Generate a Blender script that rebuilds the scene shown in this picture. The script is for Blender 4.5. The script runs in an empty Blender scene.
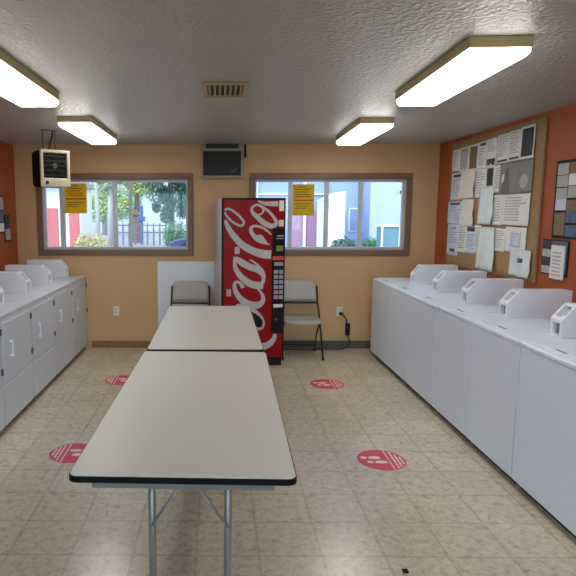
import bpy, bmesh, math, random
from mathutils import Vector, Matrix
random.seed(7)
PI = math.pi
COL = bpy.context.scene.collection
scene = bpy.context.scene

# ---------------------------------------------------------------- materials
def srgb(r, g, b):
    f = lambda c: (c/255/12.92) if c/255 <= .04045 else ((c/255+.055)/1.055)**2.4
    return (f(r), f(g), f(b), 1)

def mat(name, col, rough=.5, metal=0, spec=.5, noise=0, nscale=8, bump=0, bscale=60, coat=0):
    m = bpy.data.materials.new(name); m.use_nodes = True
    nt = m.node_tree; b = nt.nodes['Principled BSDF']
    b.inputs['Roughness'].default_value = rough; b.inputs['Metallic'].default_value = metal
    b.inputs['Specular IOR Level'].default_value = spec
    b.inputs['Coat Weight'].default_value = coat
    c = srgb(*col)
    tc = nt.nodes.new('ShaderNodeTexCoord')
    n = nt.nodes.new('ShaderNodeTexNoise'); n.inputs['Scale'].default_value = nscale; n.inputs['Detail'].default_value = 4
    nt.links.new(tc.outputs['Object'], n.inputs['Vector'])
    mx = nt.nodes.new('ShaderNodeMix'); mx.data_type = 'RGBA'
    k = max(noise, .015)
    mx.inputs['A'].default_value = tuple(x*(1-k) for x in c[:3])+(1,)
    mx.inputs['B'].default_value = tuple(min(1, x*(1+k)) for x in c[:3])+(1,)
    nt.links.new(n.outputs['Fac'], mx.inputs['Factor'])
    nt.links.new(mx.outputs['Result'], b.inputs['Base Color'])
    if bump:
        n2 = nt.nodes.new('ShaderNodeTexNoise'); n2.inputs['Scale'].default_value = bscale; n2.inputs['Detail'].default_value = 3
        nt.links.new(tc.outputs['Object'], n2.inputs['Vector'])
        bp = nt.nodes.new('ShaderNodeBump'); bp.inputs['Strength'].default_value = bump; bp.inputs['Distance'].default_value = .014 if name == 'ceiling_paint' else .01
        nt.links.new(n2.outputs['Fac'], bp.inputs['Height']); nt.links.new(bp.outputs['Normal'], b.inputs['Normal'])
    return m

def glass_mat():
    m = bpy.data.materials.new('window_glass'); m.use_nodes = True
    nt = m.node_tree; nt.nodes.clear()
    o = nt.nodes.new('ShaderNodeOutputMaterial'); t = nt.nodes.new('ShaderNodeBsdfTransparent')
    g = nt.nodes.new('ShaderNodeBsdfGlossy'); g.inputs['Roughness'].default_value = .02
    f = nt.nodes.new('ShaderNodeFresnel'); f.inputs['IOR'].default_value = 1.35
    t.inputs['Color'].default_value = (.93, .96, .97, 1)
    mx = nt.nodes.new('ShaderNodeMixShader')
    nt.links.new(f.outputs[0], mx.inputs[0]); nt.links.new(t.outputs[0], mx.inputs[1]); nt.links.new(g.outputs[0], mx.inputs[2])
    nt.links.new(mx.outputs[0], o.inputs[0]); return m

def lens_mat():
    m = bpy.data.materials.new('lamp_diffuser'); m.use_nodes = True
    nt = m.node_tree; b = nt.nodes['Principled BSDF']
    b.inputs['Base Color'].default_value = (.8, .8, .74, 1); b.inputs['Roughness'].default_value = .35
    tc = nt.nodes.new('ShaderNodeTexCoord'); sx = nt.nodes.new('ShaderNodeSeparateXYZ')
    nt.links.new(tc.outputs['Object'], sx.inputs[0])
    a = nt.nodes.new('ShaderNodeMath'); a.operation = 'ABSOLUTE'; nt.links.new(sx.outputs['X'], a.inputs[0])
    r = nt.nodes.new('ShaderNodeValToRGB'); r.color_ramp.elements[0].position = .0; r.color_ramp.elements[1].position = .14
    r.color_ramp.elements[0].color = (.62, .62, .62, 1); r.color_ramp.elements[1].color = (.5, .5, .5, 1)
    e = r.color_ramp.elements.new(.06); e.color = (1, 1, 1, 1)     # the tube behind the diffuser
    nt.links.new(a.outputs[0], r.inputs[0])
    s = nt.nodes.new('ShaderNodeMath'); s.operation = 'MULTIPLY'; s.inputs[1].default_value = LAMP
    nt.links.new(r.outputs[0], s.inputs[0]); nt.links.new(s.outputs[0], b.inputs['Emission Strength'])
    b.inputs['Emission Color'].default_value = (1, .98, .92, 1)
    return m
LAMP = 9.5

def floor_mat():
    m = bpy.data.materials.new('vinyl_floor'); m.use_nodes = True
    nt = m.node_tree; b = nt.nodes['Principled BSDF']; L = nt.links
    tc = nt.nodes.new('ShaderNodeTexCoord'); mp = nt.nodes.new('ShaderNodeMapping')
    mp.inputs['Location'].default_value = (1.02+.305*10, -2.86+.305*20, 0)
    L.new(tc.outputs['Object'], mp.inputs['Vector'])
    br = nt.nodes.new('ShaderNodeTexBrick'); br.offset = 0; br.squash = 1
    br.inputs['Scale'].default_value = 1; br.inputs['Brick Width'].default_value = .305; br.inputs['Row Height'].default_value = .305
    br.inputs['Mortar Size'].default_value = .011; br.inputs['Mortar Smooth'].default_value = .9
    br.inputs['Color1'].default_value = (1, 1, 1, 1); br.inputs['Color2'].default_value = (.93, .93, .93, 1); br.inputs['Mortar'].default_value = (.80, .775, .74, 1)
    L.new(mp.outputs[0], br.inputs['Vector'])
    n1 = nt.nodes.new('ShaderNodeTexNoise'); n1.inputs['Scale'].default_value = 24; n1.inputs['Detail'].default_value = 9; n1.inputs['Roughness'].default_value = .75; n1.inputs['Distortion'].default_value = .5
    L.new(tc.outputs['Object'], n1.inputs['Vector'])
    r = nt.nodes.new('ShaderNodeValToRGB')
    r.color_ramp.elements[0].position = .33; r.color_ramp.elements[0].color = srgb(172, 160, 140)
    r.color_ramp.elements[1].position = .66; r.color_ramp.elements[1].color = srgb(222, 211, 190)
    e = r.color_ramp.elements.new(.48); e.color = srgb(207, 195, 173)
    L.new(n1.outputs['Fac'], r.inputs[0])
    n2 = nt.nodes.new('ShaderNodeTexNoise'); n2.inputs['Scale'].default_value = 1.7; n2.inputs['Detail'].default_value = 3
    L.new(tc.outputs['Object'], n2.inputs['Vector'])
    r2 = nt.nodes.new('ShaderNodeValToRGB'); r2.color_ramp.elements[0].position = .3; r2.color_ramp.elements[0].color = (.86, .85, .84, 1)
    r2.color_ramp.elements[1].position = .7; r2.color_ramp.elements[1].color = (1, 1, 1, 1)
    L.new(n2.outputs['Fac'], r2.inputs[0])
    m1 = nt.nodes.new('ShaderNodeMix'); m1.data_type = 'RGBA'; m1.blend_type = 'MULTIPLY'; m1.inputs['Factor'].default_value = 1
    L.new(r.outputs[0], m1.inputs['A']); L.new(br.outputs['Color'], m1.inputs['B'])
    m2 = nt.nodes.new('ShaderNodeMix'); m2.data_type = 'RGBA'; m2.blend_type = 'MULTIPLY'; m2.inputs['Factor'].default_value = 1
    L.new(m1.outputs['Result'], m2.inputs['A']); L.new(r2.outputs[0], m2.inputs['B'])
    L.new(m2.outputs['Result'], b.inputs['Base Color'])
    b.inputs['Roughness'].default_value = .25; b.inputs['Specular IOR Level'].default_value = 1.0
    bp = nt.nodes.new('ShaderNodeBump'); bp.inputs['Strength'].default_value = .12; bp.inputs['Distance'].default_value = .004
    L.new(n1.outputs['Fac'], bp.inputs['Height']); L.new(bp.outputs['Normal'], b.inputs['Normal'])
    return m

def siding_mat(name, col, step=.16):
    m = mat(name, col, .6); nt = m.node_tree; b = nt.nodes['Principled BSDF']
    tc = nt.nodes.new('ShaderNodeTexCoord'); w = nt.nodes.new('ShaderNodeTexWave')
    w.wave_type = 'BANDS'; w.bands_direction = 'Z'; w.wave_profile = 'SAW'; w.inputs['Scale'].default_value = .314/step
    nt.links.new(tc.outputs['Object'], w.inputs['Vector'])
    bp = nt.nodes.new('ShaderNodeBump'); bp.inputs['Strength'].default_value = .6; bp.inputs['Distance'].default_value = .03
    nt.links.new(w.outputs['Fac'], bp.inputs['Height']); nt.links.new(bp.outputs['Normal'], b.inputs['Normal'])
    return m

M = {}
M['ceiling'] = mat('ceiling_paint', (176, 173, 167), .32, spec=.6, noise=.05, nscale=3, bump=1, bscale=42)
M['floor'] = floor_mat()
M['tan'] = mat('tan_wall_paint', (202, 165, 119), .55, noise=.03, nscale=2, bump=.12, bscale=90)
M['orange'] = mat('orange_wall_paint', (164, 78, 32), .5, noise=.04, nscale=2, bump=.12, bscale=90)
M['brown_trim'] = mat('brown_window_trim', (122, 94, 72), .45, noise=.06, nscale=20)
M['vinyl'] = mat('white_window_vinyl', (196, 198, 202), .4)
M['glass'] = glass_mat()
M['lens'] = lens_mat()
M['lamp_metal'] = mat('cream_lamp_metal', (186, 172, 128), .45)
M['base_gray'] = mat('grey_rubber_base', (84, 80, 76), .55, noise=.05)
M['base_wood'] = mat('wood_base', (140, 104, 62), .5, noise=.15, nscale=30)
M['white'] = mat('white_enamel', (222, 232, 250), .3, spec=.5, noise=.015)
M['white2'] = mat('off_white_enamel', (206, 211, 222), .34, spec=.5, noise=.015)
M['coin'] = mat('cream_coin_box_enamel', (222, 226, 234), .36, noise=.015)
M['recess'] = mat('grey_coin_recess', (150, 150, 152), .4, metal=.4)
M['dark'] = mat('dark_plastic', (22, 21, 22), .6, spec=.3)
M['toe'] = mat('dark_toe_kick', (24, 21, 20), .8, spec=.2)
M['hinge'] = mat('grey_hinge', (92, 92, 96), .4, metal=.5)
M['table'] = mat('grey_table_laminate', (204, 202, 194), .38, spec=.45, noise=.03, nscale=180)
M['black_rubber'] = mat('black_edge_band', (10, 10, 11), .6, spec=.15)
M['steel'] = mat('grey_leg_paint', (142, 142, 138), .35, metal=.35)
M['apron'] = mat('grey_apron', (118, 118, 114), .5, metal=.2)
M['chair_plastic'] = mat('grey_chair_plastic', (176, 172, 164), .5, noise=.03, nscale=60, bump=.05, bscale=200)
M['chair_frame'] = mat('dark_chair_frame', (44, 42, 44), .35, metal=.5)
M['red'] = mat('vending_red', (142, 6, 13), .3, spec=.18, noise=.03, nscale=3)
M['script'] = mat('script_white', (182, 182, 178), .35, spec=.2)
M['black_gloss'] = mat('black_gloss', (9, 9, 12), .3, spec=.2)
M['silver'] = mat('silver_cabinet', (186, 182, 180), .35, metal=.3)
M['label_white'] = mat('label_white', (225, 222, 218), .4)
M['label_pink'] = mat('label_pink', (222, 196, 190), .4)
M['green_disp'] = mat('olive_display', (120, 132, 60), .3)
M['red_strip'] = mat('red_strip', (215, 60, 45), .35)
M['btn'] = mat('grey_button', (150, 148, 160), .35)
M['panel_white'] = mat('white_board_panel', (222, 224, 232), .45, noise=.01)
M['ac'] = mat('greige_air_conditioner', (164, 157, 140), .5)
M['grille_dark'] = mat('dark_grille', (34, 33, 33), .5)
M['heater_cream'] = mat('cream_heater_enamel', (168, 161, 138), .4)
M['heater_dark'] = mat('dark_heater_case', (20, 18, 16), .8, spec=.2)
M['vent'] = mat('tan_vent_paint', (170, 152, 116), .5)
M['cork'] = mat('cork_board', (164, 128, 86), .8, noise=.3, nscale=90)
M['oak'] = mat('oak_frame', (148, 118, 78), .45, noise=.15, nscale=25)
M['paper'] = mat('white_paper', (232, 231, 228), .7, noise=.02)
M['paper_cream'] = mat('cream_paper', (226, 222, 212), .7, noise=.02)
M['paper_blue'] = mat('bluish_paper', (206, 213, 232), .7, noise=.02)
M['plastic'] = mat('crinkled_clear_sleeve', (222, 229, 232), .22, spec=.7, noise=.12, nscale=14, bump=.9, bscale=22)
M['ink'] = mat('grey_ink', (182, 181, 183), .7)
M['ink_dark'] = mat('dark_ink', (66, 68, 76), .6)
M['ink_green'] = mat('green_grey_photo', (112, 118, 100), .6, noise=.3, nscale=25)
M['ink_brown'] = mat('brown_photo', (124, 104, 76), .6, noise=.3, nscale=25)
M['ink_blue'] = mat('blue_photo', (84, 100, 134), .6, noise=.6, nscale=30)
M['ink_black'] = mat('black_photo', (52, 54, 62), .6, noise=.5, nscale=22)
M['ink_light'] = mat('pale_photo', (176, 178, 180), .6, noise=.2, nscale=20)
M['grey_sheet'] = mat('grey_flyer_sheet', (136, 134, 132), .5, noise=.12, nscale=12)
M['grey_dark_sheet'] = mat('dark_grey_flyer_sheet', (104, 102, 100), .5, noise=.12, nscale=12)
M['yellow'] = mat('yellow_sign_paper', (232, 196, 12), .6, noise=.02)
nt = M['yellow'].node_tree; tl = nt.nodes.new('ShaderNodeBsdfTranslucent'); tl.inputs['Color'].default_value = srgb(240, 205, 20)
ms = nt.nodes.new('ShaderNodeMixShader'); ms.inputs[0].default_value = .45
nt.links.new(nt.nodes['Principled BSDF'].outputs[0], ms.inputs[1]); nt.links.new(tl.outputs[0], ms.inputs[2])
nt.links.new(ms.outputs[0], nt.nodes['Material Output'].inputs[0])
M['sign_ink'] = mat('sign_ink', (150, 104, 10), .6)
M['sign_red'] = mat('sign_red_ink', (196, 96, 20), .6)
M['decal_red'] = mat('red_floor_decal', (204, 58, 78), .4, noise=.05, nscale=30)
M['decal_white'] = mat('white_decal_print', (232, 214, 214), .4)
M['outlet'] = mat('ivory_outlet', (224, 218, 204), .4)
# outdoors
M['concrete'] = mat('lavender_grey_paving', (150, 142, 146), .8, noise=.12, nscale=1.5)
M['stucco'] = mat('white_stucco', (214, 214, 212), .8, noise=.03)
M['sided'] = siding_mat('pale_blue_siding', (134, 152, 192))
M['sided2'] = siding_mat('lighter_blue_siding', (156, 168, 208), .3)
M['trim_white'] = mat('white_house_trim', (216, 220, 226), .6)
M['brick_red'] = mat('red_painted_panel', (176, 92, 96), .7, noise=.08)
M['pink_panel'] = mat('dusty_pink_panel', (150, 116, 140), .7, noise=.05)
M['roof'] = mat('grey_shingles', (122, 118, 122), .8, noise=.1, nscale=10)
M['house_glass'] = mat('dark_house_glass', (96, 116, 150), .15)
M['bark'] = mat('pale_bark', (168, 166, 166), .8, noise=.2, nscale=6)
M['bark_dark'] = mat('dark_bark', (86, 76, 70), .8, noise=.2, nscale=6)
def leaf(name, col): return mat(name, col, .6, noise=.35, nscale=3)
M['leaf_light'] = leaf('light_green_leaves', (158, 184, 140)); M['leaf_yellow'] = leaf('yellow_green_leaves', (172, 182, 126))
M['leaf_dark'] = leaf('dark_green_leaves', (58, 96, 82)); M['leaf_mid'] = leaf('mid_green_leaves', (78, 128, 84))
M['leaf_orange'] = leaf('orange_green_leaves', (180, 168, 116))
M['car_blue'] = mat('dark_blue_car_paint', (34, 48, 98), .25, coat=.6)
M['tyre'] = mat('tyre_rubber', (26, 26, 28), .8)
M['blue_post'] = mat('blue_post_paint', (58, 92, 176), .5)
M['brown_wood'] = mat('brown_wood', (122, 88, 70), .7, noise=.15, nscale=10)
M['cab_green'] = mat('teal_cabinet', (78, 120, 134), .5)
M['rail'] = mat('grey_rail_paint', (92, 104, 132), .5)

# ---------------------------------------------------------------- mesh builder
class MB:
    def __init__(s): s.bm = bmesh.new(); s.mats = []
    def mi(s, m):
        if m not in s.mats: s.mats.append(m)
        return s.mats.index(m)
    def box(s, lo, hi, m, bev=0, seg=2, mx=None):
        t = bmesh.new(); bmesh.ops.create_cube(t, size=1)
        c = [(lo[i]+hi[i])/2 for i in range(3)]; d = [abs(hi[i]-lo[i]) for i in range(3)]
        for v in t.verts: v.co = Vector((c[0]+v.co.x*d[0], c[1]+v.co.y*d[1], c[2]+v.co.z*d[2]))
        if bev: bmesh.ops.bevel(t, geom=list(t.edges), offset=min(bev, min(d)*.49), segments=seg, affect='EDGES', profile=.5)
        s.merge(t, m, mx); return s
    def merge(s, t, m, mx=None):
        k = s.mi(m); mp = {}
        for v in t.verts: mp[v] = s.bm.verts.new(mx @ v.co if mx else v.co)
        for f in t.faces:
            try: g = s.bm.faces.new([mp[v] for v in f.verts]); g.material_index = k; g.smooth = f.smooth
            except ValueError: pass
        t.free()
    def face(s, pts, m):
        f = s.bm.faces.new([s.bm.verts.new(Vector(p)) for p in pts]); f.material_index = s.mi(m); return f
    def prism(s, poly, fn, d0, d1, m, bev=0):          # poly of (a,b); fn(a,b,d) -> point
        t = bmesh.new()
        A = [t.verts.new(Vector(fn(a, b, d0))) for a, b in poly]; B = [t.verts.new(Vector(fn(a, b, d1))) for a, b in poly]
        n = len(poly); t.faces.new(A); t.faces.new(B[::-1])
        for i in range(n): t.faces.new([A[i], B[i], B[(i+1) % n], A[(i+1) % n]])
        bmesh.ops.recalc_face_normals(t, faces=list(t.faces))
        if bev: bmesh.ops.bevel(t, geom=list(t.edges), offset=bev, segments=2, affect='EDGES', profile=.5)
        s.merge(t, m); return s
    def tube(s, pts, r, m, seg=10, cap=True):
        P = [Vector(p) for p in pts]; t = bmesh.new(); rings = []; up = None
        rr = r if isinstance(r, (list, tuple)) else [r]*len(P)
        for i, p in enumerate(P):
            d = (P[min(i+1, len(P)-1)]-P[max(i-1, 0)]).normalized()
            if up is None: up = d.orthogonal().normalized()
            up = (up-d*up.dot(d)).normalized(); w = d.cross(up)
            rings.append([t.verts.new(p+(up*math.cos(2*PI*k/seg)+w*math.sin(2*PI*k/seg))*rr[i]) for k in range(seg)])
        for a, b in zip(rings, rings[1:]):
            for k in range(seg):
                f = t.faces.new([a[k], a[(k+1) % seg], b[(k+1) % seg], b[k]]); f.smooth = True
        if cap: t.faces.new(rings[0][::-1]); t.faces.new(rings[-1])
        s.merge(t, m); return s
    def ellipse(s, c, rx, ry, fn, m, n=20, rot=0):
        cr, sr = math.cos(rot), math.sin(rot)
        s.face([fn(c[0]+rx*math.cos(a)*cr-ry*math.sin(a)*sr, c[1]+rx*math.cos(a)*sr+ry*math.sin(a)*cr) for a in [2*PI*i/n for i in range(n)]], m)
        return s
    def build(s, name, parent=None, recalc=False, world=False):
        if recalc: bmesh.ops.recalc_face_normals(s.bm, faces=list(s.bm.faces))
        if world and parent is not None:
            r = parent
            while r.parent: r = r.parent
            mw = Matrix.Translation(r.location) @ r.rotation_euler.to_matrix().to_4x4()
            bmesh.ops.transform(s.bm, matrix=mw.inverted(), verts=list(s.bm.verts))
        me = bpy.data.meshes.new(name); s.bm.to_mesh(me); s.bm.free()
        for m in s.mats: me.materials.append(m)
        o = bpy.data.objects.new(name, me); COL.objects.link(o)
        if parent: o.parent = parent
        return o

def tag(o, label, cat, group=None, kind=None):
    if label: o['label'] = label
    if cat: o['category'] = cat
    if group: o['group'] = group
    if kind: o['kind'] = kind
    return o
def thing(name, label, cat, loc=(0, 0, 0), rz=0, group=None):
    o = bpy.data.objects.new(name, None); COL.objects.link(o); o.empty_display_size = .1
    o.location = loc; o.rotation_euler = (0, 0, rz)
    return tag(o, label, cat, group)
def dup(root, loc, rz, label, group=None):
    r = root.copy(); COL.objects.link(r); r.location = loc; r.rotation_euler = (0, 0, rz); r['label'] = label
    if group: r['group'] = group
    for ch in list(root.children):
        c = ch.copy(); COL.objects.link(c); c.parent = r
        for g in list(ch.children):
            d = g.copy(); COL.objects.link(d); d.parent = c
    return r
def struct(o): o['kind'] = 'structure'; return o
def recenter(o):                                        # put the origin of a one-mesh thing at its base
    vs = [v.co for v in o.data.vertices]
    c = Vector(((min(v.x for v in vs)+max(v.x for v in vs))/2, (min(v.y for v in vs)+max(v.y for v in vs))/2, min(v.z for v in vs)))
    o.data.transform(Matrix.Translation(-c)); o.location = c; return o

# ---------------------------------------------------------------- room shell
XL, XR, YB, YF, ZC = -2.41, 2.59, 6.81, -1.7, 2.437
struct(MB().box((XL-.15, YF-.15, -.1), (XR+.15, YB+.15, 0), M['floor']).build('floor'))
struct(MB().box((XL-.15, YF-.15, ZC), (XR+.15, YB+.15, ZC+.15), M['ceiling']).build('ceiling'))
struct(MB().box((XL-.15, YF-.15, 0), (XL, YB+.15, ZC), M['orange']).build('wall_left'))
struct(MB().box((XR, YF-.15, 0), (XR+.15, YB+.15, ZC), M['orange']).build('wall_right'))
W1 = (-2.10, -.35, 1.19, 2.05); W2 = (.425, 2.23, 1.19, 2.05)
b = MB(); y0, y1 = YB, YB+.15
b.box((XL, y0, 0), (XR, y1, W1[2]), M['tan']).box((XL, y0, W1[3]), (XR, y1, ZC), M['tan'])
b.box((XL, y0, W1[2]), (W1[0], y1, W1[3]), M['tan']).box((W1[1], y0, W1[2]), (W2[0], y1, W1[3]), M['tan']).box((W2[1], y0, W1[2]), (XR, y1, W1[3]), M['tan'])
struct(b.build('wall_back'))
FX0, FX1, FZ0, FZ1 = -2.1, 2.3, .12, 2.2                # glazed shop front behind the camera
b = MB(); y0, y1 = YF-.15, YF
b.box((XL, y0, 0), (FX0, y1, ZC), M['tan']).box((FX1, y0, 0), (XR, y1, ZC), M['tan']).box((FX0, y0, FZ1), (FX1, y1, ZC), M['tan']).box((FX0, y0, 0), (FX1, y1, FZ0), M['tan'])
struct(b.build('wall_front'))

def window(name, W, bars, trackx):
    x0, x1, z0, z1 = W
    o = bpy.data.objects.new(name, None); COL.objects.link(o); struct(o); o.location = ((x0+x1)/2, YB, z0)
    c = MB(); k = .055
    c.box((x0-k, YB-.022, z1-.012), (x1+k, YB, z1+k), M['brown_trim'], .004).box((x0-k, YB-.022, z0-k), (x1+k, YB, z0+.012), M['brown_trim'], .004)
    c.box((x0-k, YB-.0215, z0+.012), (x0+.012, YB, z1-.012), M['brown_trim'], .004).box((x1-.012, YB-.0215, z0+.012), (x1+k, YB, z1-.012), M['brown_trim'], .004)
    c.box((x0, YB, z1-.012), (x1, YB+.06, z1), M['brown_trim']).box((x0, YB, z0), (x1, YB+.06, z0+.012), M['brown_trim'])
    c.build('casing', o, world=True)
    f = MB(); ya, yb = YB+.03, YB+.10; t = .034
    f.box((x0, ya, z0+.012), (x0+t, yb, z1-.012), M['vinyl'], .004).box((x1-t, ya, z0+.012), (x1, yb, z1-.012), M['vinyl'], .004)
    f.box((x0+t, ya, z1-.012-t), (x1-t, yb, z1-.012), M['vinyl'], .004).box((x0+t, ya, z0+.012), (x1-t, yb, z0+.012+t), M['vinyl'], .004)
    f.build('frame', o, world=True)
    for p, q in bars:
        MB().box((p, ya+.012, z0+.012+t), (q, yb-.008, z1-.012-t), M['vinyl'], .004).build('mullion', o, world=True)
    if trackx: MB().box((trackx, ya-.012, z0+.012+t), (trackx+.022, ya+.002, z1-.012-t), M['outlet'], .003).build('track', o, world=True)
    xs = [x0+t]+[v for pq in bars for v in pq]+[x1-t]
    for i in range(0, len(xs), 2):
        MB().box((xs[i]-.004, YB+.066, z0+.04), (xs[i+1]+.004, YB+.070, z1-.04), M['glass']).build('pane', o, world=True)
window('window_1', W1, [(-1.90, -1.842), (-1.262, -1.208), (-1.07, -1.034)], None)
window('window_2', W2, [(.838, .886), (1.268, 1.318), (1.672, 1.720)], 2.172)
o = bpy.data.objects.new('window_3', None); COL.objects.link(o); struct(o); o.location = (0, YF, 0)
f = MB(); n = 4
for i in range(n+1):
    x = FX0+(FX1-FX0)*i/n; x = min(max(x, FX0+.03), FX1-.03)
    f.box((x-.03, YF-.12, FZ0+.05), (x+.03, YF-.05, FZ1-.05), M['vinyl'])
f.box((FX0, YF-.12, FZ0), (FX1, YF-.05, FZ0+.05), M['vinyl']).box((FX0, YF-.12, FZ1-.05), (FX1, YF-.05, FZ1), M['vinyl'])
f.build('frame', o, world=True)
for i in range(n):
    MB().box((FX0+(FX1-FX0)*i/n+.03, YF-.088, FZ0+.05), (FX0+(FX1-FX0)*(i+1)/n-.03, YF-.083, FZ1-.05), M['glass']).build('pane', o, world=True)

struct(MB().box((-1.55, YB-.012, 0), (-.6, YB, .085), M['base_wood'], .003).build('baseboard_back'))
struct(MB().box((-.6, YB-.012, 0), (XR, YB, .095), M['base_gray'], .003).build('baseboard_right'))

# ---------------------------------------------------------------- ceiling lights
def make_light(label, loc):
    t = thing('ceiling_light', label, 'ceiling light', loc, 0, 'fluorescent ceiling fixtures')
    L = .6
    h = MB(); h.box((-.126, -L, -.054), (.126, L, 0), M['lamp_metal'], .004).box((-.142, -L-.006, -.05), (.142, L+.006, -.0), M['lamp_metal'], .004); h.build('housing', t)
    d = MB(); prof = [(-.135, -.05), (-.135, -.07), (-.115, -.09), (.115, -.09), (.135, -.07), (.135, -.05)]
    d.prism(prof, lambda a, b, y: (a, y, b), -L+.012, L-.012, M['lens']); d.build('diffuser', t)
    for s in (-1, 1):
        MB().prism([(-.135, -.05), (-.135, -.07), (-.115, -.09), (.115, -.09), (.135, -.07), (.135, -.05)], lambda a, b, y: (a, y, b), s*(L-.012), s*(L+.002), M['lens']).build('end_cap', t)
    return t
lights = [((1.295, 3.30, ZC), 'cream fluorescent fixture over the right washers, larger of the two whole ones there'),
          ((1.355, 5.52, ZC), 'small looking fluorescent fixture in front of the right window'),
          ((-1.20, 3.30, ZC), 'fluorescent fixture cut off by the left edge of the photo'),
          ((-1.19, 5.43, ZC), 'fluorescent fixture in front of the left window beside the hanging heater'),
          ((1.28, 1.385, ZC), 'fluorescent fixture of which only a tip shows in the top right corner')]
L0 = make_light(lights[0][1], lights[0][0]); L0.rotation_euler.z = -.035
for loc, lab in lights[1:]: dup(L0, loc, -.035 if loc[0] > 1.29 else 0, lab, 'fluorescent ceiling fixtures')

# ---------------------------------------------------------------- ceiling vent
t = thing('ceiling_vent', 'tan ceiling air vent with dark slots', 'vent', (.045, 3.80, ZC))
v = MB(); w, l = .145, .21
v.box((-w, -l, -.014), (w, -l+.035, 0), M['vent'], .004).box((-w, l-.035, -.014), (w, l, 0), M['vent'], .004)
v.box((-w, -l+.035, -.014), (-w+.03, l-.035, 0), M['vent'], .004).box((w-.03, -l+.035, -.014), (w, l-.035, 0), M['vent'], .004); v.build('frame', t)
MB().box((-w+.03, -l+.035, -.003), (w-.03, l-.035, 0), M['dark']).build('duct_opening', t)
for i in range(7):
    x = -.1+.2*i/6
    MB().box((x-.007, -l+.035, -.012), (x+.007, l-.035, -.005), M['vent'], .002).build('slat', t)

# ---------------------------------------------------------------- hanging heater
t = thing('unit_heater', 'cream and black fan heater hanging from the ceiling by the left window', 'heater', (-1.635, 5.62, 1.89), math.radians(40)); t.scale = (.9, 1, 1)
h = MB(); h.box((-.165, -.10, 0), (.165, .12, .35), M['heater_dark'], .045, 4); h.build('case', t)
f = MB()
f.box((-.168, -.125, -.003), (-.132, -.095, .353), M['heater_cream'], .016, 3).box((.132, -.125, -.003), (.168, -.095, .353), M['heater_cream'], .013, 3)
f.box((-.152, -.124, .318), (.152, -.095, .353), M['heater_cream'], .013, 3).box((-.15, -.124, -.003), (.15, -.095, .085), M['heater_cream'], .013, 3)
f.build('front_frame', t)
for i in range(5):
    z = .105+i*.045
    MB().box((-.126, -.121, z), (.126, -.117, z+.010), M['dark']).build('louver', t)
fan = MB()
for i in range(5):
    mx = Matrix.Translation((0, -.106, .20)) @ Matrix.Rotation(i*2*PI/5, 4, 'Y') @ Matrix.Rotation(.4, 4, 'X')
    fan.box((.015, -.002, -.03), (.10, .002, .03), M['heater_dark'], .001, 1, mx)
fan.tube([(0, -.116, .20), (0, -.102, .20)], .024, M['hinge'], 16); fan.build('fan', t)
MB().tube([(-.10, -.131, .04), (-.10, -.122, .04)], .017, M['dark'], 16).build('thermostat_knob', t)
MB().box((-.03, -.127, .022), (.07, -.1235, .055), M['vent']).build('rating_plate', t)
br = MB()
br.tube([(-.07, .01, .345), (-.07, .01, ZC-1.89)], .006, M['hinge'], 8).tube([(.07, .01, .345), (.07, .01, ZC-1.89)], .006, M['hinge'], 8).box((-.09, -.015, ZC-1.89-.006), (.09, .035, ZC-1.89), M['hinge'], .002)
br.build('bracket', t)
MB().tube([(.0, .03, .345), (.012, .03, .40), (.03, .035, .45), (.05, .03, .50), (.05, .03, ZC-1.89)], .008, M['dark']).build('conduit', t)

# ---------------------------------------------------------------- air conditioner
t = thing('air_conditioner', 'beige boxed air conditioner with dark grille high on the back wall', 'air conditioner', (.045, YB, 2.045))
a = MB(); y = -.06
a.box((-.25, y, 0), (-.222, 0, .34), M['ac'], .004).box((.222, y, 0), (.25, 0, .34), M['ac'], .004).box((-.222, y, .312), (.222, 0, .34), M['ac'], .004).box((-.222, y, 0), (.222, 0, .03), M['ac'], .004)
a.build('casing', t)
MB().box((-.222, -.03, .03), (.222, 0, .312), M['grille_dark']).build('grille_back', t)
g = MB()
for i in range(11): g.box((-.222, -.046, .044+i*.024), (.222, -.034, .050+i*.024), M['grille_dark'])
for i in range(3): g.box((-.11+.11*i-.003, -.05, .03), (-.11+.11*i+.003, -.046, .312), M['grille_dark'])
g.build('grille', t)
k = MB()
k.tube([(.12, -.056, .085), (.12, -.047, .085)], .016, M['hinge'], 14).tube([(.155, -.056, .10), (.155, -.047, .10)], .016, M['hinge'], 14); k.build('knob', t)
MB().box((-.19, -.05, .34), (.19, 0, ZC-2.045), M['grille_dark'], .004).build('top_bracket', t)
MB().tube([(.272, -.012, ZC-2.046), (.272, -.012, .33), (.275, -.014, .24)], .011, M['dark']).build('cable', t)

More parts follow.
